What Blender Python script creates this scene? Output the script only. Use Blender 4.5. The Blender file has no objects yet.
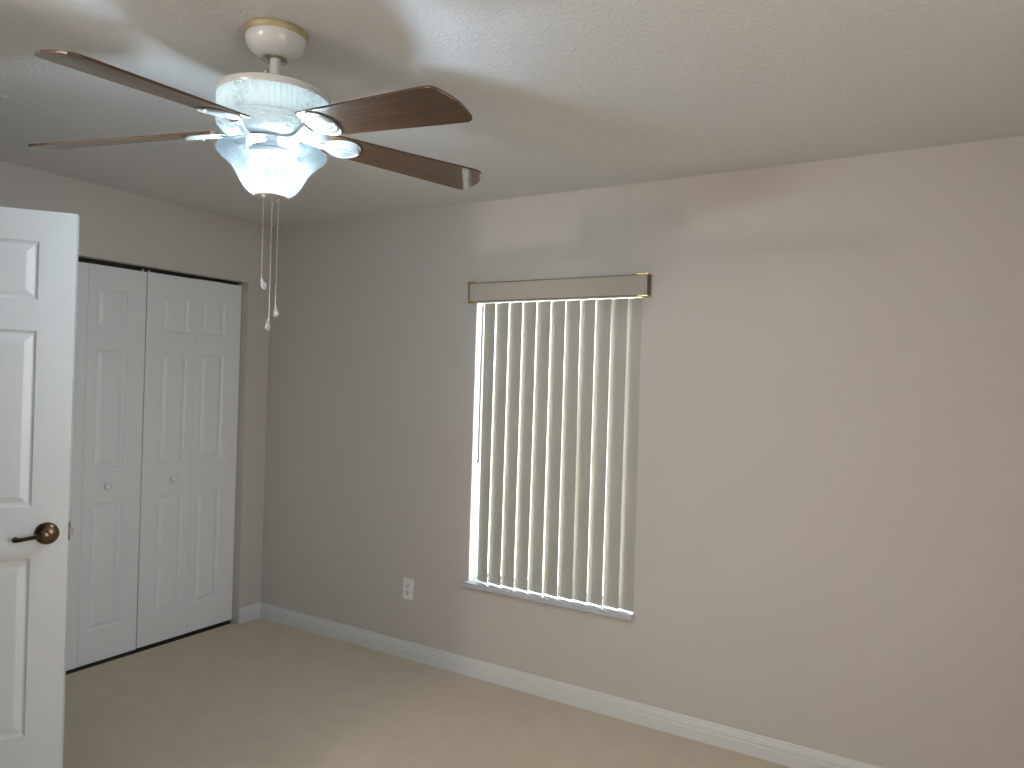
import bpy, bmesh, math, random
from mathutils import Vector, Matrix
random.seed(7)
PI = math.pi
S = bpy.context.scene
COL = S.collection

# ------------------------------------------------------------------ camera
CAM = Vector((3.69477, -3.14346, 1.50899))
YAW, PITCH, ROLL, FPX = 2.11503796, -0.000559, 0.03056257, 733.85
fw = Vector((math.cos(YAW)*math.cos(PITCH), math.sin(YAW)*math.cos(PITCH), math.sin(PITCH)))
rt = Vector((math.sin(YAW), -math.cos(YAW), 0))
up = rt.cross(fw)
cr, sr = math.cos(ROLL), math.sin(ROLL)
R_, U_ = rt*cr + up*sr, up*cr - rt*sr
cd = bpy.data.cameras.new('camera')
cd.sensor_fit = 'HORIZONTAL'; cd.sensor_width = 36.0
cd.lens = FPX/1024*36.0
cd.clip_start = 0.02
cam = bpy.data.objects.new('camera', cd); COL.objects.link(cam)
m = Matrix((R_, U_, -fw)).transposed().to_4x4(); m.translation = CAM
cam.matrix_world = m
S.camera = cam

# ------------------------------------------------------------------ exposure
S.view_settings.view_transform = 'Standard'
S.view_settings.look = 'None'
S.view_settings.exposure = 1.0
S.view_settings.gamma = 1.0
S.view_settings.use_curve_mapping = False
BULB_EMIT = 1120.0       # ceiling fan bulb
ADDED_LAMP_W = 37.0           # unseen lamp added behind the photographer
UPLIGHT = 4.2         # ring lamp inside the glass motor housing
SKY = 5.0

# ------------------------------------------------------------------ world: hazy bright sky, bluer overhead
W = bpy.data.worlds.new('sky'); S.world = W; W.use_nodes = True
nt = W.node_tree; nt.nodes.clear()
o_ = nt.nodes.new('ShaderNodeOutputWorld'); bg = nt.nodes.new('ShaderNodeBackground')
tc = nt.nodes.new('ShaderNodeTexCoord'); sx = nt.nodes.new('ShaderNodeSeparateXYZ')
rp = nt.nodes.new('ShaderNodeValToRGB')
rp.color_ramp.elements[0].position = 0.0; rp.color_ramp.elements[0].color = (.60, .57, .52, 1)
rp.color_ramp.elements[1].position = 0.30; rp.color_ramp.elements[1].color = (.78, .86, .95, 1)
e = rp.color_ramp.elements.new(0.02); e.color = (1, .985, .95, 1)
e = rp.color_ramp.elements.new(0.09); e.color = (.97, .98, .98, 1)
nt.links.new(tc.outputs['Generated'], sx.inputs[0]); nt.links.new(sx.outputs['Z'], rp.inputs[0])
nt.links.new(rp.outputs[0], bg.inputs['Color']); bg.inputs['Strength'].default_value = SKY
nt.links.new(bg.outputs[0], o_.inputs[0])

# lamp added for right hand brightness and the carpet's shadow edge (out of frame, beyond the corner of the entry wall)
ld = bpy.data.lights.new('added_lamp', 'POINT'); ld.energy = ADDED_LAMP_W; ld.color = (1.0, .965, .91); ld.shadow_soft_size = .08
lo = bpy.data.objects.new('added_lamp', ld); lo.location = (1.67, -4.35, 2.2); COL.objects.link(lo)
# fill daylight through an added opening in the right hand wall (out of frame): a sampling portal for the sky
pl_ = bpy.data.lights.new('fill_portal', 'AREA'); pl_.shape = 'RECTANGLE'; pl_.size = 1.15; pl_.size_y = 1.00; pl_.cycles.is_portal = True
po = bpy.data.objects.new('fill_portal', pl_); po.location = (4.66, -2.65, 1.425); po.rotation_euler = (0, PI/2, 0); COL.objects.link(po)

# ------------------------------------------------------------------ materials
def mat(name, color, rough=.6, metal=0., spec=.5, coat=0., coat_rough=.05):
    mm = bpy.data.materials.new(name); mm.use_nodes = True
    b = mm.node_tree.nodes['Principled BSDF']
    b.inputs['Base Color'].default_value = (*color, 1); b.inputs['Roughness'].default_value = rough
    b.inputs['Metallic'].default_value = metal; b.inputs['Specular IOR Level'].default_value = spec
    b.inputs['Coat Weight'].default_value = coat; b.inputs['Coat Roughness'].default_value = coat_rough
    return mm
def N(mm, t): return mm.node_tree.nodes.new(t)
def L(mm, a, b): mm.node_tree.links.new(a, b)
def bump(mm, scale, strength, dist=.002, detail=3, ramp=None, coords='Object'):
    b = mm.node_tree.nodes['Principled BSDF']
    t = N(mm, 'ShaderNodeTexCoord'); n = N(mm, 'ShaderNodeTexNoise'); bp = N(mm, 'ShaderNodeBump')
    n.inputs['Scale'].default_value = scale; n.inputs['Detail'].default_value = detail
    L(mm, t.outputs[coords], n.inputs['Vector'])
    h = n.outputs['Fac']
    if ramp:
        r = N(mm, 'ShaderNodeMapRange'); r.inputs['From Min'].default_value = ramp[0]; r.inputs['From Max'].default_value = ramp[1]
        r.interpolation_type = 'SMOOTHSTEP'; L(mm, h, r.inputs['Value']); h = r.outputs['Result']
    L(mm, h, bp.inputs['Height']); bp.inputs['Strength'].default_value = strength; bp.inputs['Distance'].default_value = dist
    L(mm, bp.outputs['Normal'], b.inputs['Normal'])
    return n
def mottle(mm, c1, c2, scale, detail=4):
    b = mm.node_tree.nodes['Principled BSDF']
    t = N(mm, 'ShaderNodeTexCoord'); n = N(mm, 'ShaderNodeTexNoise'); mx = N(mm, 'ShaderNodeMix'); mx.data_type = 'RGBA'
    n.inputs['Scale'].default_value = scale; n.inputs['Detail'].default_value = detail
    mx.inputs[6].default_value = (*c1, 1); mx.inputs[7].default_value = (*c2, 1)
    L(mm, t.outputs['Object'], n.inputs['Vector']); L(mm, n.outputs['Fac'], mx.inputs[0]); L(mm, mx.outputs[2], b.inputs['Base Color'])

WALL = mat('greige_wall_paint', (.57, .525, .485), .62, spec=.3)
bump(WALL, 110, .12, .0015)
CEIL = mat('knockdown_ceiling', (.74, .735, .735), .8, spec=.2)
bump(CEIL, 85, .5, .002, detail=4, ramp=(.46, .62))
CARPET = mat('beige_carpet', (.62, .53, .39), .95, spec=.05)
mottle(CARPET, (.69, .578, .415), (.82, .695, .515), 9, 8)
bump(CARPET, 420, .9, .006, detail=2)
CARPET.node_tree.nodes['Principled BSDF'].inputs['Sheen Weight'].default_value = .25
DOORW = mat('white_door_paint', (.80, .80, .79), .38)
bump(DOORW, 180, .04, .001)
TRIMW = mat('white_trim_paint', (.68, .68, .665), .35)
CLOSETW = mat('closet_paint', (.42, .39, .36), .8)
DARKM = mat('dark_track_metal', (.05, .048, .045), .5, metal=.6)
STEEL = mat('steel', (.62, .60, .57), .3, metal=1)
BRONZE = mat('aged_bronze', (.16, .105, .07), .26, metal=.9)
PLASTW = mat('white_plastic', (.82, .81, .78), .35)
SLOT = mat('dark_slot', (.03, .028, .025), .6)
FANW = mat('white_enamel', (.78, .80, .80), .28, coat=.3)
FANLIP = mat('grey_white_enamel', (.60, .605, .60), .22)
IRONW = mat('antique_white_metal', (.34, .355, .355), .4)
BRASS = mat('antique_brass', (.40, .34, .19), .5, metal=.3)
GOLD = mat('gold_trim', (.80, .56, .20), .22, metal=1)
VALF = mat('valance_fabric', (.48, .425, .36), .7, spec=.2)
bump(VALF, 300, .1, .001)
CHAINM = mat('nickel_chain', (.70, .69, .67), .2, metal=1)
MARBLE = mat('white_marble', (.52, .52, .545), .12, coat=.5)
ALUW = mat('white_aluminium', (.80, .81, .82), .35)

def wood(name, c1, c2, c3):
    mm = mat(name, c2, .3, spec=.25, coat=.75, coat_rough=.02)
    b = mm.node_tree.nodes['Principled BSDF']
    t = N(mm, 'ShaderNodeTexCoord'); mp = N(mm, 'ShaderNodeMapping'); n = N(mm, 'ShaderNodeTexNoise'); r = N(mm, 'ShaderNodeValToRGB')
    mp.inputs['Scale'].default_value = (2.2, 38, 10)
    n.inputs['Scale'].default_value = 1.6; n.inputs['Detail'].default_value = 7; n.inputs['Distortion'].default_value = .6
    L(mm, t.outputs['Object'], mp.inputs[0]); L(mm, mp.outputs[0], n.inputs['Vector']); L(mm, n.outputs['Fac'], r.inputs[0])
    r.color_ramp.elements[0].position = .30; r.color_ramp.elements[0].color = (*c1, 1)
    r.color_ramp.elements[1].position = .74; r.color_ramp.elements[1].color = (*c3, 1)
    q = r.color_ramp.elements.new(.52); q.color = (*c2, 1)
    L(mm, r.outputs[0], b.inputs['Base Color']); b.inputs['Coat IOR'].default_value = 1.65
    return mm
WOOD = wood('walnut_blade', (.042, .020, .008), (.075, .035, .013), (.11, .053, .020))
WOODEDGE = mat('dark_blade_edge', (.06, .036, .02), .35)

def schlick(mm, f0=.04):
    lw = N(mm, 'ShaderNodeLayerWeight'); pw = N(mm, 'ShaderNodeMath'); pw.operation = 'POWER'; pw.inputs[1].default_value = 5
    ma = N(mm, 'ShaderNodeMath'); ma.operation = 'MULTIPLY_ADD'; ma.inputs[1].default_value = 1-f0; ma.inputs[2].default_value = f0
    L(mm, lw.outputs['Facing'], pw.inputs[0]); L(mm, pw.outputs[0], ma.inputs[0])
    return ma.outputs[0]
def shade_glass(name, GLASS_MIX):
    mm = bpy.data.materials.new(name); mm.use_nodes = True; t = mm.node_tree; t.nodes.clear()
    o = N(mm, 'ShaderNodeOutputMaterial'); tr = N(mm, 'ShaderNodeBsdfTransparent'); tl = N(mm, 'ShaderNodeBsdfTranslucent')
    df = N(mm, 'ShaderNodeBsdfDiffuse'); gl = N(mm, 'ShaderNodeBsdfGlossy')
    m1 = N(mm, 'ShaderNodeMixShader'); m2 = N(mm, 'ShaderNodeMixShader'); m3 = N(mm, 'ShaderNodeMixShader')
    tr.inputs[0].default_value = (.97, .99, 1, 1); tl.inputs[0].default_value = (*GLASS_TL, 1); df.inputs[0].default_value = (*GLASS_DF, 1)
    gl.inputs['Roughness'].default_value = .15
    m1.inputs[0].default_value = .4; L(mm, tl.outputs[0], m1.inputs[1]); L(mm, df.outputs[0], m1.inputs[2])
    m2.inputs[0].default_value = GLASS_MIX; L(mm, tr.outputs[0], m2.inputs[1]); L(mm, m1.outputs[0], m2.inputs[2])
    L(mm, schlick(mm), m3.inputs[0]); L(mm, m2.outputs[0], m3.inputs[1]); L(mm, gl.outputs[0], m3.inputs[2])
    L(mm, m3.outputs[0], o.inputs[0])
    return mm
GLASS_TL = (.0115, .0125, .0128); GLASS_DF = (.05, .058, .06)
SHADE = shade_glass('frosted_ribbed_glass', .69)
FILTERG = shade_glass('frosted_filter_glass', .42)
def clear_glass():
    mm = bpy.data.materials.new('clear_inner_glass'); mm.use_nodes = True; t = mm.node_tree; t.nodes.clear()
    o = N(mm, 'ShaderNodeOutputMaterial'); tr = N(mm, 'ShaderNodeBsdfTransparent'); tr.inputs[0].default_value = (.96, .98, .985, 1); L(mm, tr.outputs[0], o.inputs[0])
    return mm
CLEARG = clear_glass()

def house_glass():
    mm = bpy.data.materials.new('frosted_ribbed_housing_glass'); mm.use_nodes = True; t = mm.node_tree; t.nodes.clear()
    o = N(mm, 'ShaderNodeOutputMaterial'); tl = N(mm, 'ShaderNodeBsdfTranslucent'); b = N(mm, 'ShaderNodeBsdfPrincipled'); m1 = N(mm, 'ShaderNodeMixShader')
    tl.inputs[0].default_value = (.42, .49, .50, 1); b.inputs['Base Color'].default_value = (.74, .79, .80, 1); b.inputs['Roughness'].default_value = .25
    m1.inputs[0].default_value = .5; L(mm, b.outputs[0], m1.inputs[1]); L(mm, tl.outputs[0], m1.inputs[2]); L(mm, m1.outputs[0], o.inputs[0])
    return mm
HOUSEG = house_glass()
RINGM = bpy.data.materials.new('lit_ring_lamp'); RINGM.use_nodes = True
RINGM.node_tree.nodes['Principled BSDF'].inputs['Emission Color'].default_value = (.80, .93, 1.0, 1); RINGM.node_tree.nodes['Principled BSDF'].inputs['Emission Strength'].default_value = UPLIGHT
def vane_mat():
    mm = bpy.data.materials.new('ivory_vinyl_vane'); mm.use_nodes = True; t = mm.node_tree; t.nodes.clear()
    o = N(mm, 'ShaderNodeOutputMaterial'); b = N(mm, 'ShaderNodeBsdfPrincipled'); tl = N(mm, 'ShaderNodeBsdfTranslucent'); mx = N(mm, 'ShaderNodeMixShader')
    b.inputs['Base Color'].default_value = (.48, .455, .405, 1); b.inputs['Roughness'].default_value = .45
    tl.inputs[0].default_value = (.60, .56, .46, 1); mx.inputs[0].default_value = .05
    L(mm, b.outputs[0], mx.inputs[1]); L(mm, tl.outputs[0], mx.inputs[2]); L(mm, mx.outputs[0], o.inputs[0])
    return mm
VANE = vane_mat()

def pane_mat():
    mm = bpy.data.materials.new('window_glass'); mm.use_nodes = True; t = mm.node_tree; t.nodes.clear()
    o = N(mm, 'ShaderNodeOutputMaterial'); tr = N(mm, 'ShaderNodeBsdfTransparent'); gl = N(mm, 'ShaderNodeBsdfGlossy'); mx = N(mm, 'ShaderNodeMixShader')
    tr.inputs[0].default_value = (.93, .96, .95, 1); gl.inputs['Roughness'].default_value = .02
    L(mm, schlick(mm), mx.inputs[0]); L(mm, tr.outputs[0], mx.inputs[1]); L(mm, gl.outputs[0], mx.inputs[2]); L(mm, mx.outputs[0], o.inputs[0])
    return mm
PANE = pane_mat()
CRYSTAL = mat('clear_acrylic', (.95, .97, 1), .06)
CRYSTAL.node_tree.nodes['Principled BSDF'].inputs['Transmission Weight'].default_value = .75
BULBM = bpy.data.materials.new('lit_bulb'); BULBM.use_nodes = True
_b = BULBM.node_tree.nodes['Principled BSDF']
_b.inputs['Emission Color'].default_value = (.68, .845, 1.0, 1); _b.inputs['Emission Strength'].default_value = BULB_EMIT

# ------------------------------------------------------------------ mesh helpers
def box(bm, x0, x1, y0, y1, z0, z1):
    v = [bm.verts.new((x, y, z)) for z in (z0, z1) for y in (y0, y1) for x in (x0, x1)]
    for f in ((0, 2, 3, 1), (4, 5, 7, 6), (0, 1, 5, 4), (2, 6, 7, 3), (0, 4, 6, 2), (1, 3, 7, 5)):
        bm.faces.new([v[i] for i in f])
    return v
def lathe(bm, prof, n=64, cx=0, cy=0, fn=None, cap0=True, cap1=True):
    rings = []
    for k, (r, z) in enumerate(prof):
        ring = []
        for i in range(n):
            a = 2*PI*i/n
            rr = r + (fn(a, r, z, k) if fn else 0)
            ring.append(bm.verts.new((cx + rr*math.cos(a), cy + rr*math.sin(a), z)))
        rings.append(ring)
    for a, b in zip(rings, rings[1:]):
        for i in range(n):
            j = (i+1) % n
            bm.faces.new((a[i], a[j], b[j], b[i]))
    if cap0: bm.faces.new(rings[0][::-1])
    if cap1: bm.faces.new(rings[-1])
    return rings
def tube(bm, pts, radii, n=10, flat=1.0, cap=True):
    pts = [Vector(p) for p in pts]
    if not isinstance(radii, (list, tuple)): radii = [radii]*len(pts)
    rings = []
    ref = Vector((0, 0, 1))
    for k, p in enumerate(pts):
        d = (pts[min(k+1, len(pts)-1)] - pts[max(k-1, 0)]).normalized()
        if abs(d.dot(ref)) > .95: ref = Vector((0, 1, 0)) if abs(d.y) < .9 else Vector((1, 0, 0))
        a = d.cross(ref).normalized(); b = a.cross(d).normalized()
        rings.append([bm.verts.new(p + a*radii[k]*math.cos(2*PI*i/n) + b*radii[k]*flat*math.sin(2*PI*i/n)) for i in range(n)])
    for a, b in zip(rings, rings[1:]):
        for i in range(n):
            j = (i+1) % n; bm.faces.new((a[i], a[j], b[j], b[i]))
    if cap: bm.faces.new(rings[0][::-1]); bm.faces.new(rings[-1])
def prism(bm, poly, fn0, fn1):
    a = [bm.verts.new(fn0(*q)) for q in poly]; b = [bm.verts.new(fn1(*q)) for q in poly]
    n = len(poly)
    for i in range(n):
        j = (i+1) % n; bm.faces.new((a[i], a[j], b[j], b[i]))
    bm.faces.new(a[::-1]); bm.faces.new(b)
def ball(bm, c, r, sub=1, sc=(1, 1, 1)):
    g = bmesh.ops.create_icosphere(bm, subdivisions=sub, radius=r)
    for v in g['verts']: v.co = Vector((v.co.x*sc[0], v.co.y*sc[1], v.co.z*sc[2])) + Vector(c)
def obj(name, bm, material, parent=None, smooth=False, angle=35, loc=None, bevel=0, kind=None):
    bmesh.ops.recalc_face_normals(bm, faces=bm.faces)
    me = bpy.data.meshes.new(name); bm.to_mesh(me); bm.free()
    mats = material if isinstance(material, (list, tuple)) else [material]
    for q in mats: me.materials.append(q)
    if smooth:
        for pl in me.polygons: pl.use_smooth = True
        try: me.set_sharp_from_angle(angle=math.radians(angle))
        except Exception: pass
    o = bpy.data.objects.new(name, me); COL.objects.link(o)
    if parent: o.parent = parent
    if loc is not None: o.location = loc
    if bevel:
        md = o.modifiers.new('bevel', 'BEVEL'); md.width = bevel; md.segments = 2; md.limit_method = 'ANGLE'
    if kind: o['kind'] = kind
    return o
def struct(name, bm, material, **k): return obj(name, bm, material, kind='structure', **k)
def tag(o, label, cat, group=None):
    o['label'] = label; o['category'] = cat
    if group: o['group'] = group
    return o
def thing(name, label, cat, loc=(0, 0, 0), group=None):
    o = bpy.data.objects.new(name, None); o.empty_display_size = .1; COL.objects.link(o); o.location = loc
    return tag(o, label, cat, group)
B = bmesh.new

# ------------------------------------------------------------------ room shell
H = 2.44
XR, YS, YE, XC = 4.6, -4.7, -2.40, 1.62          # right wall, far end of passage, entry wall, entry wall corner
CY0, CY1, CZ = -1.412, -.1653, 2.0744            # closet opening
WX0, WX1, WZ0, WZ1 = 1.562, 2.470, .484, 1.965    # window opening
bm = B(); box(bm, -.8, XR+.12, YS-.12, .14, -.12, 0); struct('floor', bm, CARPET)
bm = B(); box(bm, -.8, XR+.12, YS-.12, .14, H, H+.12); struct('ceiling', bm, CEIL)
bm = B()                                            # window wall
box(bm, -.80, WX0, 0, .14, 0, H); box(bm, WX1, XR+.12, 0, .14, 0, H)
box(bm, WX0, WX1, 0, .14, 0, WZ0-.024); box(bm, WX0, WX1, 0, .14, WZ1, H)
bmesh.ops.remove_doubles(bm, verts=bm.verts, dist=1e-5)
struct('wall_back', bm, WALL)
bm = B()                                            # closet wall
box(bm, -.115, 0, CY1, 0, 0, H); box(bm, -.115, 0, YE-.12, CY0, 0, H); box(bm, -.115, 0, CY0, CY1, CZ, H)
struct('wall_left', bm, WALL)
bm = B()                                            # closet interior
box(bm, -.80, -.70, CY0-.35, .0, 0, H); box(bm, -.70, -.115, CY0-.35, CY0-.25, 0, H)
struct('wall_closet', bm, CLOSETW)
QY0, QY1, QZ0, QZ1 = -3.15, -2.15, .85, 2.0  # added opening in the unseen wall, lets in fill daylight
bm = B()
box(bm, XR, XR+.12, YS-.12, QY0, 0, H); box(bm, XR, XR+.12, QY1, 0, 0, H); box(bm, XR, XR+.12, QY0, QY1, 0, QZ0); box(bm, XR, XR+.12, QY0, QY1, QZ1, H)
struct('wall_right', bm, WALL)
bm = B()                                            # entry wall with doorway, then the corner into the passage
DX0, DX1 = .648, 1.425
box(bm, 0, DX0, YE-.12, YE, 0, H); box(bm, DX1, XC, YE-.12, YE, 0, H); box(bm, DX0, DX1, YE-.12, YE, 2.06, H)
box(bm, XC-.12, XC, YS, YE-.12, 0, H)
struct('wall_front', bm, WALL)
bm = B(); box(bm, -.115, XR, YS-.12, YS, 0, H); struct('wall_passage', bm, WALL)
bm = B(); box(bm, -.115, 0, YS, YE-.12, 0, H); struct('wall_hall', bm, WALL)

PROF = [(0, 0), (.014, 0), (.014, .046), (.0125, .049), (.0105, .050), (.0105, .056), (.0125, .057), (.0125, .063), (.0095, .066), (.0095, .071), (.0065, .077), (.0045, .087), (.003, .0905), (0, .0905)]
bm = B(); prism(bm, PROF, lambda d, z: (0, -d, z), lambda d, z: (XR, -d, z)); struct('baseboard_back', bm, TRIMW)
bm = B(); prism(bm, PROF, lambda d, z: (d, CY1, z), lambda d, z: (d, -.0005, z)); struct('baseboard_left', bm, TRIMW)
bm = B(); prism(bm, PROF, lambda d, z: (d, YE, z), lambda d, z: (d, CY0, z)); struct('baseboard_closet', bm, TRIMW)

# ------------------------------------------------------------------ panel doors
RINGS = [(0, 0), (.003, .005), (.009, .009), (.013, .0095), (.034, .002), (.037, .0016)]
def panel_slab(bm, w, h, t, panels, rings=RINGS):
    """slab x 0..w, y -t..0 (front face y=-t), z 0..h; panels = (x0,x1,z0,z1)"""
    xs = sorted({0, w, *[p[0] for p in panels], *[p[1] for p in panels]})
    zs = sorted({0, h, *[p[2] for p in panels], *[p[3] for p in panels]})
    for y, sg in ((-t, 1), (0, -1)):
        g = {(x, z): bm.verts.new((x, y, z)) for x in xs for z in zs}
        for x0, x1 in zip(xs, xs[1:]):
            for z0, z1 in zip(zs, zs[1:]):
                cx, cz = (x0+x1)/2, (z0+z1)/2
                if any(p[0] < cx < p[1] and p[2] < cz < p[3] for p in panels): continue
                bm.faces.new([g[x0, z0], g[x1, z0], g[x1, z1], g[x0, z1]])
        for (a, b, c, d) in panels:
            prev = None
            for k, (off, dep) in enumerate(rings):
                cur = [bm.verts.new((x, y+sg*dep, z)) for x, z in ((a+off, c+off), (b-off, c+off), (b-off, d-off), (a+off, d-off))]
                if prev:
                    for i in range(4): bm.faces.new((prev[i], prev[(i+1) % 4], cur[(i+1) % 4], cur[i]))
                prev = cur
            bm.faces.new(prev)
    # rim
    v = [[bm.verts.new((x, y, z)) for x, z in ((0, 0), (w, 0), (w, h), (0, h))] for y in (-t, 0)]
    for i in range(4): bm.faces.new((v[0][i], v[0][(i+1) % 4], v[1][(i+1) % 4], v[1][i]))
    bmesh.ops.remove_doubles(bm, verts=bm.verts, dist=1e-5)

# entry door, swung open; mesh local x from hinge to free edge, front face towards the photographer
DA = math.radians(52.26); DW = .762
free = Vector((1.1235, -1.7835))
hinge = free - Vector((math.cos(DA), math.sin(DA)))*(DW-.002)
def col_panels(w, z0):
    out = []
    st = .109; mid = .098; pw = (w-2*st-mid)/2
    for x0 in (st, st+pw+mid):
        for a, b in ((.276, .873), (1.047, 1.636), (1.740, 1.936)): out.append((x0, x0+pw, a-z0, b-z0))
    return out
bm = B(); panel_slab(bm, DW, 2.028, .035, col_panels(DW, .012))
d1 = struct('door_1', bm, DOORW)
# front face (y=-t) should lie on the door plane line through free/hinge: slab lies behind it
nrm = Vector((math.sin(DA), -math.cos(DA)))
d1.location = (hinge.x - nrm.x*.035, hinge.y - nrm.y*.035, .012); d1.rotation_euler = (0, 0, DA)
tag(d1, 'white six panel entry door standing open at the left edge with bronze lever', 'door')
# lever set (local to slab: front y=-.035)
HX, HZ = DW-.062, .957-.012
hd = bpy.data.objects.new('lever_handle', None); COL.objects.link(hd); hd.parent = d1; hd.location = (HX, -.035, HZ)
hd['label'] = 'dark bronze lever handle on round rosette'
def ydisc(prof, n=40):
    b = B(); lathe(b, prof, n)
    bmesh.ops.rotate(b, verts=b.verts, matrix=Matrix.Rotation(PI/2, 3, 'X'))   # z -> -y
    return b
obj('rosette', ydisc([(.0365, 0), (.0375, .003), (.036, .007), (.030, .012), (.021, .017), (.013, .020)]), BRONZE, hd, smooth=True)
bm = ydisc([(.0125, .018), (.0115, .030), (.0125, .036), (.016, .040), (.0175, .047), (.0165, .054), (.011, .057), (.004, .058)]); obj('spindle_hub', bm, BRONZE, hd, smooth=True)
bm = B()
pts = [(.004, -.047, 0), (-.012, -.0475, -.001), (-.025, -.048, -.003), (-.040, -.048, -.006), (-.055, -.0475, -.009), (-.068, -.046, -.011), (-.078, -.043, -.012), (-.084, -.038, -.010)]
tube(bm, pts, [.0125, .012, .010, .009, .009, .010, .012, .009], 14, .75); ball(bm, (-.081, -.041, -.011), .0105, 2)
obj('lever', bm, BRONZE, hd, smooth=True, angle=60)
bm = B(); box(bm, DW, DW+.0015, -.029, -.006, HZ-.028, HZ+.032); obj('latch_plate', bm, BRONZE, d1)
bm = B(); prism(bm, [(-.024, 0), (-.011, 0), (-.011, .012), (-.0135, .013), (-.024, .006)], lambda y, x: (DW+x, y, HZ-.012), lambda y, x: (DW+x, y, HZ+.014)); obj('latch_bolt', bm, STEEL, d1)
for hz in (.20, 1.0, 1.80):
    bm = B(); lathe(bm, [(.007, hz-.045), (.007, hz+.045)], 12, cx=-.004, cy=-.001); obj('hinge', bm, BRONZE, d1, smooth=True)

# bifold closet doors: two pairs, each of two leaves, front face at x=-.055
XF, TB = -.055, .030
PZ = ((.178, .828), (1.009, 1.618), (1.737, 1.930))
def leaf_bm(y_l, y_r, p_l, p_r, z0, z1):
    """leaf spanning y_l..y_r (y_l < y_r); local x runs along +y"""
    b = B(); w = y_r-y_l
    panel_slab(b, w, z1-z0, TB, [(p_l-y_l, p_r-y_l, a-z0, c-z0) for a, c in PZ], [(0, 0), (.003, .005), (.008, .0085), (.013, .009), (.033, .002), (.035, .0016)])
    # local (x, y(front=-TB), z) -> world: x->+y ; front -> +x
    for v in b.verts: v.co = Vector((XF - TB - v.co.y, y_l + v.co.x, z0 + v.co.z))
    return b
def knob_bm(y, z):
    b = B(); lathe(b, [(.0085, -.002), (.0085, .004), (.0075, .008), (.0105, .013), (.0165, .018), (.0185, .024), (.0175, .030), (.012, .034), (.004, .0355)], 28)
    bmesh.ops.rotate(b, verts=b.verts, matrix=Matrix.Rotation(PI/2, 3, 'Y'))
    for v in b.verts: v.co += Vector((XF, y, z))
    return b
def bifold(name, leaves, knob, label):
    o = thing(name, label, 'door', (0, 0, 0)); o['kind'] = 'structure'
    for k, q in enumerate(leaves): obj('leaf', leaf_bm(*q), DOORW, o)
    obj('knob', knob_bm(*knob), PLASTW, o, smooth=True, angle=50)
    return o
Z0, Z1 = .017, 2.055
dr = bifold('door_2', [(-.478, -.1705, -.438, -.281, Z0, Z1), (-.7785, -.4795, -.682, -.524, Z0-.001, Z1-.002)], (-.603, .917), 'right hand pair of white bifold closet door leaves nearest the room corner')
dl = bifold('door_3', [(-1.0925, -.7845, -1.044, -.886, Z0-.004, Z1-.005), (-1.4035, -1.094, -1.30, -1.142, Z0-.005, Z1-.006)], (-.975, .914), 'left hand pair of white bifold closet doors partly behind the open entry door')
bm = B()
box(bm, -.040, .0-.012, -.188, -.1665, .0032, .006); box(bm, -.0445, -.040, -.188, -.1665, .0032, .016)
obj('floor_bracket', bm, STEEL, dr)
for yy in (-.765, -.80):
    bm = B(); box(bm, -.074, -.066, yy-.004, yy+.004, 2.045, 2.066); obj('track_pin', bm, STEEL, dr if yy > -.78 else dl)
bm = B(); box(bm, -.100, -.096, CY0, CY1, 2.035, CZ); box(bm, -.096, -.062, CY0, CY1, CZ-.004, CZ)
struct('trim_1', bm, DARKM)
bm = B(); box(bm, -.20, -.036, CY0+.001, CY1-.001, .0004, .003); struct('door_gap_shade', bm, mat('dark_gap_shade', (.035, .03, .026), .8))  # dark strip added as the shade in the gap under the doors

# ------------------------------------------------------------------ window
w1 = bpy.data.objects.new('window_1', None); COL.objects.link(w1); w1['kind'] = 'structure'; w1.location = (0, 0, 0)
tag(w1, 'window behind closed vertical blinds with white marble sill', 'window')
bm = B()
fy0, fy1 = .104, .136
FW = .024
for a in ((WX0, WX0+FW, WZ0, WZ1), (WX1-FW, WX1, WZ0, WZ1), (WX0+FW, WX1-FW, WZ1-FW, WZ1), (WX0+FW, WX1-FW, WZ0, WZ0+FW)):
    box(bm, a[0], a[1], fy0, fy1, a[2], a[3])
obj('window_frame', bm, ALUW, w1, bevel=.002)
bm = B(); box(bm, WX0+FW, WX1-FW, .118, .122, WZ0+FW, WZ1-FW); obj('pane', bm, PANE, w1)
bm = B()
box(bm, WX0, WX1, 0, .104, WZ0-.024, WZ0)
v = box(bm, WX0-.012, WX1+.004, -.036, 0, WZ0-.024, WZ0)
obj('sill', bm, MARBLE, w1, bevel=.003)
bm = B(); box(bm, WX0, WX0+.003, .002, .104, WZ0, WZ1); obj('jamb_liner', bm, TRIMW, w1)

# ------------------------------------------------------------------ vertical blind
vb = thing('vertical_blind', 'ivory vertical blind with closed vanes and gold trimmed valance over the window', 'blind', (2.0, 0, 1.9))
VX0, VX1, VZ0, VZ1, VD = 1.535, 2.503, 1.921, 2.019, .030
def rel(o_loc, b):
    for q in b.verts: q.co -= Vector(o_loc)
    return b
VL = (2.0, 0, 1.9)
bm = B(); box(bm, VX0+.002, VX1-.002, -VD, -VD+.006, VZ0+.004, VZ1-.004); val = obj('valance', rel(VL, bm), VALF, vb)
bm = B()
box(bm, VX0, VX1, -VD-.003, -VD+.007, VZ1-.005, VZ1); box(bm, VX0, VX1, -VD-.003, -VD+.007, VZ0, VZ0+.005)
obj('valance_rail', rel(VL, bm), mat('valance_edge', (.22, .18, .12), .4), vb)
for x0, x1 in ((VX0-.003, VX0+.003), (VX1-.003, VX1+.003)):
    bm = B(); box(bm, x0, x1, -VD, 0, VZ0, VZ1); obj('valance_return', rel(VL, bm), mat('valance_return_dark', (.10, .075, .045), .4), vb)
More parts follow.
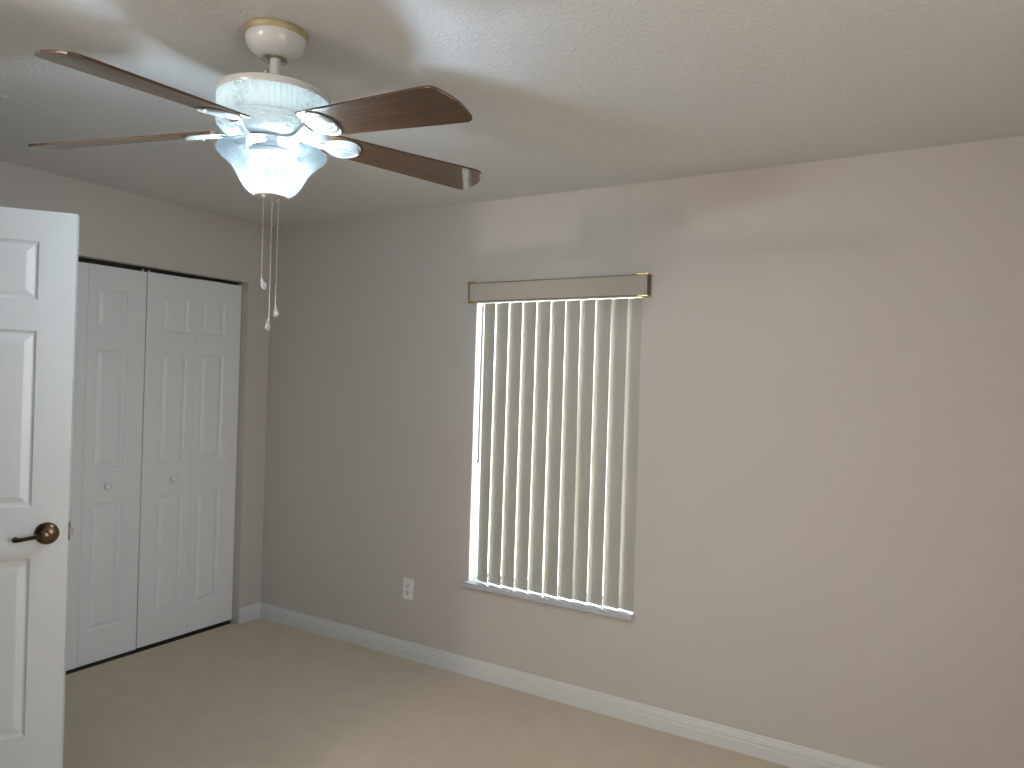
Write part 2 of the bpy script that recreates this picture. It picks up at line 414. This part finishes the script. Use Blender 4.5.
for x0, x1 in ((VX0-.004, VX0+.036), (VX1-.052, VX1+.004)):
    for z in (VZ0, VZ1):
        bm = B(); box(bm, x0, x1, -VD-.005, -VD+.009, z-.0045, z+.0045); obj('corner_clip', rel(VL, bm), GOLD, vb, bevel=.0015)
bm = B(); box(bm, WX0+.004, WX1-.004, .002, .036, 1.920, 1.955); obj('head_rail', rel(VL, bm), ALUW, vb)
rights = [1.678 + .0797*i for i in range(10)] + [2.468]
for i, xr in enumerate(rights):
    w = .080 if i == 0 else (.085 if i == 10 else .088); tilt = math.radians(-11.0 + random.uniform(-1.0, 1.0)); tw = math.radians(random.uniform(-2.6, .8))
    if i == 0: tilt, tw = math.radians(-14), math.radians(-4)
    if i == 10: tilt, tw = math.radians(-15.5), math.radians(1)
    lean = random.uniform(-.0025, .0025)
    cx, cy = xr - w/2*math.cos(tilt), .015
    bm = B(); nu, nv = 8, 14; th = .0009
    zt, zb = 1.917, WZ0 + .005
    for sgn in (0, 1):
        pass
    grid = {}
    for s in (0, 1):
        for b_ in range(nv+1):
            z = zt + (zb-zt)*b_/nv; f = b_/nv
            a = tilt + tw*f
            for a_ in range(nu+1):
                u = (a_/nu-.5)*w
                bow = .004*(1-(2*a_/nu-1)**2)           # slight curve of the vane
                n_ = -bow + (th if s else 0)
                grid[s, a_, b_] = bm.verts.new((cx + u*math.cos(a) - n_*math.sin(a) + lean*f, cy + u*math.sin(a) + n_*math.cos(a), z))
    for b_ in range(nv):
        for a_ in range(nu):
            bm.faces.new([grid[0, a_, b_], grid[0, a_+1, b_], grid[0, a_+1, b_+1], grid[0, a_, b_+1]])
            bm.faces.new([grid[1, a_, b_], grid[1, a_, b_+1], grid[1, a_+1, b_+1], grid[1, a_+1, b_]])
        for a_ in (0, nu):
            bm.faces.new([grid[0, a_, b_], grid[0, a_, b_+1], grid[1, a_, b_+1], grid[1, a_, b_]])
    for b_ in (0, nv):
        for a_ in range(nu):
            bm.faces.new([grid[0, a_, b_], grid[0, a_+1, b_], grid[1, a_+1, b_], grid[1, a_, b_]])
    vo = obj('vane', rel(VL, bm), VANE, vb, smooth=True)
bm = B(); tube(bm, [(1.612, -.012, 1.905), (1.612, -.014, 1.5), (1.613, -.014, 1.11)], .0045, 8); ball(bm, (1.613, -.014, 1.105), .0075, 2)
obj('tilt_wand', rel(VL, bm), mat('pale_grey_wand', (.55, .54, .50), .3), vb, smooth=True)

# ------------------------------------------------------------------ outlet
OL = (1.1735, 0, .375)
ou = thing('wall_outlet', 'white duplex power outlet on the wall left of the window near the floor', 'outlet', OL)
bm = B(); box(bm, -.035, .035, -.006, 0, -.0575, .0575); obj('cover_plate', bm, PLASTW, ou, bevel=.0025)
bm = B()
ball(bm, (0, -.0062, 0), .0032, 2, (1, .4, 1)); obj('screw', bm, STEEL, ou)
for sz in (.0195, -.0195):
    bm = B(); n = 24; poly = []
    for i in range(n):
        a = 2*PI*i/n; poly.append((.0172*math.cos(a), max(-.0125, min(.0125, .0172*math.sin(a)))))
    prism(bm, poly, lambda x, z: (x, -.0085, z+sz), lambda x, z: (x, -.005, z+sz)); so = obj('socket', bm, PLASTW, ou)
    bm = B()
    box(bm, -.0082, -.0046, -.0091, -.008, sz-.0015, sz+.0095); box(bm, .0046, .0082, -.0091, -.008, sz-.001, sz+.0085)
    lathe_z = [(.0036*math.cos(2*PI*i/14), .0036*math.sin(2*PI*i/14)-.0068) for i in range(14)]
    prism(bm, lathe_z, lambda x, z: (x, -.0091, z+sz), lambda x, z: (x, -.008, z+sz)); obj('slot', bm, SLOT, so)

# ------------------------------------------------------------------ ceiling vent (its corner shows at the left edge)
cv = thing('ceiling_vent', 'white ceiling air vent whose corner shows at the left edge of the picture', 'vent', (.812, -2.06, H))
bm = B(); x0, x1, y0, y1 = -.075, .075, -.16, .16; t = .022
for a in ((x0, x1, y0, y0+t), (x0, x1, y1-t, y1), (x0, x0+t, y0+t, y1-t), (x1-t, x1, y0+t, y1-t)): box(bm, *a, -.006, 0)
obj('vent_frame', bm, TRIMW, cv, bevel=.003)
for k in range(5):
    xx = x0+t+.012+k*.0205
    bm = B(); prism(bm, [(xx-.008, -.002), (xx-.006, -.001), (xx+.009, -.006), (xx+.007, -.007)], lambda x, z: (x, y0+t, z), lambda x, z: (x, y1-t, z)); obj('louvre', bm, TRIMW, cv)

# ------------------------------------------------------------------ ceiling fan
FX, FY = 2.0945, -1.788
fan = thing('ceiling_fan', 'white ceiling fan with five walnut blades and a lit ribbed glass bowl', 'ceiling fan', (FX, FY, H))
VR = Vector((.857, .515, 0)); VT = Vector((.515, -.857, 0))     # picture right / towards photographer, as seen at the fan
bm = B(); lathe(bm, [(.0835, -.0005), (.0845, -.006), (.0835, -.013), (.079, -.019)], 64); obj('ceiling_ring', bm, BRASS, fan, smooth=True)
bm = B(); lathe(bm, [(.079, -.0185), (.0785, -.026), (.076, -.037), (.071, -.048), (.062, -.059), (.050, -.068), (.040, -.073), (.033, -.075), (.030, -.073), (.028, -.068)], 64)
obj('canopy', bm, FANLIP, fan, smooth=True, angle=50)
bm = B(); ball(bm, (0, 0, -.058), .029, 3, (1, 1, .62)); obj('hanger_ball', bm, BRASS, fan, smooth=True)
for sgn in (-1, 1):
    bm = B(); p_ = VT*.030 + VR*(.013*sgn); box(bm, p_.x-.003, p_.x+.003, p_.y-.003, p_.y+.003, -.0745, -.066); obj('canopy_slot', bm, SLOT, fan)
bm = B(); lathe(bm, [(.0135, -.06), (.0135, -.165)], 28); obj('downrod', bm, FANLIP, fan, smooth=True)
# motor housing
bm = B(); lathe(bm, [(.014, -.160), (.05, -.163), (.125, -.165), (.143, -.168), (.1485, -.171), (.1495, -.176), (.1485, -.185), (.1475, -.188), (.02, -.1835)], 96)
obj('housing_rim', bm, FANLIP, fan, smooth=True, angle=40)
for a in (.3, 1.7, 2.9, 4.3, 5.4):
    bm = B(); lathe(bm, [(.0035, -.167), (.0035, -.158), (.002, -.157)], 10, cx=.128*math.cos(a), cy=.128*math.sin(a)); obj('rim_screw', bm, FANLIP, fan, smooth=True)
def emboss_noise(a, z, fa, fz):
    return math.sin(fa*a + 3*math.sin(fz*z*1.3 + a*5))*math.sin(fz*z + 2.2*math.sin(fa*.37*a))
def housing_fn(a, r, z, k):
    d = 0
    if -.250 < z < -.186: d = .0026*abs(math.sin(33*a))-.0013
    # plume motifs around the side
    ang = (a - math.radians(-75)) % (2*PI/5); ang = min(ang, 2*PI/5-ang)
    if -.255 < z < -.186:
        wdt = .17*(1-.5*(abs(z+.22)/.035)**2)
        if ang < wdt: d = .0032*math.cos(ang*60 + 2.5*math.sin(z*260)) + .003*math.cos(PI/2*ang/wdt)
    if -.290 < z <= -.257: d = .0032*emboss_noise(a, z, 26, 420)
    return d
prof = [(.1455, -.183)] + [(.146-.001*(i/22), -.186-.064*i/22) for i in range(23)] + [(.1470, -.2515), (.1475, -.254), (.1465, -.2565)]
for i in range(1, 15):
    f = i/14; prof.append((.145 - .037*f**1.7, -.2565 - .0345*f))
prof += [(.100, -.2935), (.07, -.296), (.02, -.296)]
bm = B(); lathe(bm, prof, 420, fn=housing_fn, cap0=False, cap1=False); hs = obj('glass_motor_housing', bm, HOUSEG, fan, smooth=True, angle=60)
bm = B(); lathe(bm, [(.02, -.184), (.085, -.186), (.088, -.200), (.088, -.285), (.08, -.2945), (.02, -.2945)], 64); obj('motor', bm, FANW, fan, smooth=True, angle=40)
bm = B(); ringp = [Vector((.118*math.cos(2*PI*i/48), .118*math.sin(2*PI*i/48), -.215)) for i in range(49)]
tube(bm, ringp, .006, 8, cap=False); bmesh.ops.remove_doubles(bm, verts=bm.verts, dist=1e-4); obj('uplight_lamp', bm, RINGM, fan, smooth=True, angle=80)
bm = B(); lathe(bm, [(.02, -.2955), (.068, -.2955), (.070, -.300), (.069, -.322), (.066, -.324), (.02, -.324)], 64)
obj('switch_housing', bm, FANW, fan, smooth=True, angle=40)
bm = B(); lathe(bm, [(.02, -.3235), (.062, -.3235), (.063, -.330), (.058, -.337), (.02, -.338)], 48); obj('lamp_fitter', bm, FANLIP, fan, smooth=True, angle=40)
for q in (-.030, .024):
    bm = B(); p_ = VT*.0685 + VR*q; ball(bm, (p_.x, p_.y, -.309), .0035, 2); obj('housing_screw', bm, BRASS, fan, smooth=True)
# glass bowl, ribbed, with a leafy relief on its lower part
bp = [(.044, -.4415), (.050, -.4395), (.057, -.4355), (.0645, -.429), (.0715, -.421), (.0775, -.412), (.083, -.4025), (.088, -.393), (.093, -.384), (.0985, -.3755), (.105, -.3675), (.1125, -.3600), (.1205, -.3530), (.1285, -.3465), (.1355, -.3405), (.1410, -.3350), (.1440, -.3305), (.1445, -.3275), (.1430, -.3255)]
def refine(p, k=3):
    out = []
    for a, b in zip(p, p[1:]):
        for i in range(k): out.append((a[0]+(b[0]-a[0])*i/k, a[1]+(b[1]-a[1])*i/k))
    return out + [p[-1]]
outer = refine(bp)
def bowl_fn(a, r, z, k):
    if z > -.333: return 0
    rib = .0013*(abs(math.sin(27*a)) - .5)*min(1, (-.333-z)/.012)
    low = max(0, min(1, (-.385-z)/.02))
    ang = (a - math.radians(-62)) % (2*PI/4); ang = min(ang, 2*PI/4-ang)
    fan_ = max(0, 1-(ang/.62)**2)*low
    leaf = .0016*math.cos(34*ang + 120*(z+.43)) + .0008*emboss_noise(a, z, 30, 300)
    return rib*(1-fan_) + leaf*fan_
bm = B()
n = 300; Ro = []; Ri = []
for (r, z) in outer:
    Ro.append([bm.verts.new(((r+bowl_fn(2*PI*i/n, r, z, 0))*math.cos(2*PI*i/n), (r+bowl_fn(2*PI*i/n, r, z, 0))*math.sin(2*PI*i/n), z)) for i in range(n)])
    Ri.append([bm.verts.new(((r-.003)*math.cos(2*PI*i/n), (r-.003)*math.sin(2*PI*i/n), z+.001)) for i in range(n)])
for Rg in (Ro, Ri):
    for a, b in zip(Rg, Rg[1:]):
        for i in range(n): j = (i+1) % n; bm.faces.new((a[i], a[j], b[j], b[i])).material_index = int(Rg is Ri)
for k in (0, -1):
    for i in range(n): j = (i+1) % n; bm.faces.new((Ro[k][i], Ro[k][j], Ri[k][j], Ri[k][i]))
obj('glass_bowl', bm, [SHADE, CLEARG], fan, smooth=True, angle=80)
bm = B(); lathe(bm, [(.0665, -.3250), (.141, -.3265), (.141, -.3235), (.0665, -.3220)], 96, cap0=False, cap1=False)  # added ring, hidden from below, dims the bulbs' upward light
obj('light_filter_ring', bm, FILTERG, fan, smooth=True)
bm = B(); lathe(bm, [(.0035, -.337), (.0035, -.444)], 16); obj('center_stem', bm, BRONZE, fan, smooth=True)
bm = B(); lathe(bm, [(.01, -.4415), (.0435, -.4425), (.0445, -.4445), (.0435, -.447), (.040, -.4475), (.012, -.4475)], 48); obj('bowl_cap', bm, FANLIP, fan, smooth=True, angle=40)
for j, a in enumerate((math.radians(18), math.radians(198))):
    c = Vector((math.cos(a), math.sin(a), 0))
    bm = B(); tube(bm, [c*.012+Vector((0, 0, -.341)), c*.022+Vector((0, 0, -.349))], .012, 16); obj('lamp_socket', bm, FANLIP, fan, smooth=True)
    bm = B(); p0 = Vector((0, 0, -.349)) + c*.022; dr_ = (c*.9 + Vector((0, 0, -.30))).normalized()
    tube(bm, [p0 + dr_*s for s in (0, .008, .018, .028, .036, .043, .047)], [.008, .010, .016, .0215, .0215, .014, .005], 20)
    obj('bulb', bm, BULBM, fan, smooth=True, angle=80)

# blades and their irons: (angle, pitch, droop) of each of the five
BL = [(-3.7, 14.9, 4.6), (65.2, 10.8, 2.3), (-80.0, 9.5, 6.0), (-151.2, 15.0, 5.2), (138.0, 15.0, 0.5)]
HUBZ = 2.174 - H
outline = [(.150, -.050), (.155, -.054), (.35, -.060), (.55, -.0675), (.606, -.0685), (.620, -.065), (.630, -.055), (.640, -.036), (.6485, -.015), (.651, .004), (.650, .030), (.646, .054), (.640, .064), (.628, .069), (.60, .069), (.55, .0675), (.35, .060), (.155, .054), (.150, .050)]
def blade_matrix(ang, tilt, droop):
    a, t, d = map(math.radians, (ang, tilt, droop))
    rad = Vector((math.cos(a), math.sin(a), 0)); tan = Vector((-math.sin(a), math.cos(a), 0)); z = Vector((0, 0, 1))
    u = rad*math.cos(d) - z*math.sin(d); n0 = u.cross(tan); v = tan*math.cos(t) - n0*math.sin(t); n = u.cross(v)
    mm = Matrix((u, v, n)).transposed().to_4x4(); mm.translation = Vector((0, 0, HUBZ))
    return mm
def blade_mesh():
    b = B(); prism(b, outline, lambda x, y: (x, y, 0), lambda x, y: (x, y, .0065))
    return b
def iron_mesh():
    """shell shaped bracket under the blade root plus the curved arm to the hub"""
    b = B(); nu, nv = 26, 24; g = {}
    for s in (0, 1):
        for i in range(nu+1):
            u = .128 + .118*i/nu; f = i/nu
            hw = .012 + .040*math.sin(min(1, f/.62)*PI/2)**1.3 if f < .62 else .052*math.sqrt(max(0, 1-((f-.62)/.385)**2))
            for j in range(nv+1):
                t = j/nv*2-1
                rib = .0018*math.cos(t*PI*5) * (0.3+f) * (1 if s == 0 else 0)
                dome = -.0055*(1-t*t)*(1-.5*f) if s == 0 else 0
                g[s, i, j] = b.verts.new((u + .006*math.cos(t*PI*4)*f*f*0, hw*t, -.0012 + (dome + rib - .001 if s == 0 else 0)))
    for i in range(nu):
        for j in range(nv):
            b.faces.new([g[0, i, j], g[0, i+1, j], g[0, i+1, j+1], g[0, i, j+1]]); b.faces.new([g[1, i, j], g[1, i, j+1], g[1, i+1, j+1], g[1, i+1, j]])
    for i in range(nu):
        for j in (0, nv): b.faces.new([g[0, i, j], g[0, i+1, j], g[1, i+1, j], g[1, i, j]])
    for j in range(nv):
        for i in (0, nu): b.faces.new([g[0, i, j], g[0, i, j+1], g[1, i, j+1], g[1, i, j]])
    tube(b, [(.060, 0, -.026), (.078, 0, -.031), (.096, 0, -.031), (.112, 0, -.023), (.128, 0, -.011), (.150, 0, -.005)], [.016, .016, .013, .012, .014, .018], 14, .45)
    return b
for k, q in enumerate(BL):
    o = obj('blade', blade_mesh(), [WOOD], fan, smooth=False, bevel=.0012); o.matrix_local = blade_matrix(*q)
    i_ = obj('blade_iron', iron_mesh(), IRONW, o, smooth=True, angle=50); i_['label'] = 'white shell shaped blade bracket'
    for sx, sy in ((.175, 0), (.205, .022), (.205, -.022)):
        bm = B(); ball(bm, (sx, sy, -.0085), .0032, 2, (1, 1, .6)); obj('bracket_screw', bm, IRONW, i_, smooth=True)

# pull chains with clear pendants
def chain(dx, dt, ztop, zbot, tilt):
    p_ = VR*dx + VT*dt
    bm = B(); n_ = int((ztop-zbot)/.0080)
    for i in range(n_+1):
        ball(bm, (p_.x, p_.y, ztop-(ztop-zbot)*i/n_), .0018, 2)
    tube(bm, [(p_.x, p_.y, ztop), (p_.x, p_.y, zbot)], .00035, 6)
    c = obj('pull_chain', bm, CHAINM, fan, smooth=True)
    bm = B(); lathe(bm, [(.0025, 0), (.004, -.003), (.0055, -.010), (.0085, -.021), (.0095, -.027), (.006, -.033), (.002, -.035)], 8)
    bmesh.ops.rotate(bm, verts=bm.verts, matrix=Matrix.Rotation(tilt, 3, VT.cross(Vector((0, 0, 1))).cross(Vector((0, 0, 1)))))
    for v_ in bm.verts: v_.co = v_.co*.85 + Vector((p_.x, p_.y, zbot+.001))
    pd = obj('pendant', bm, CRYSTAL, c); pd['label'] = 'clear faceted acrylic pull'
chain(-.010, .030, -.449, -.672, -.32)
chain(.010, .020, -.449, -.780, .12)
chain(.022, .006, -.449, -.742, -.1)
bm = B(); p_ = VR*-.010 + VT*.030; ball(bm, (p_.x, p_.y, -.449), .0055, 2); obj('chain_outlet', bm, FANW, fan, smooth=True)
bm = B(); p_ = VR*.022 + VT*.006; tube(bm, [(p_.x, p_.y, -.447), (p_.x+.004, p_.y, -.453), (p_.x-.004, p_.y-.003, -.458)], .0022, 8); obj('chain_coupling', bm, CHAINM, fan, smooth=True)
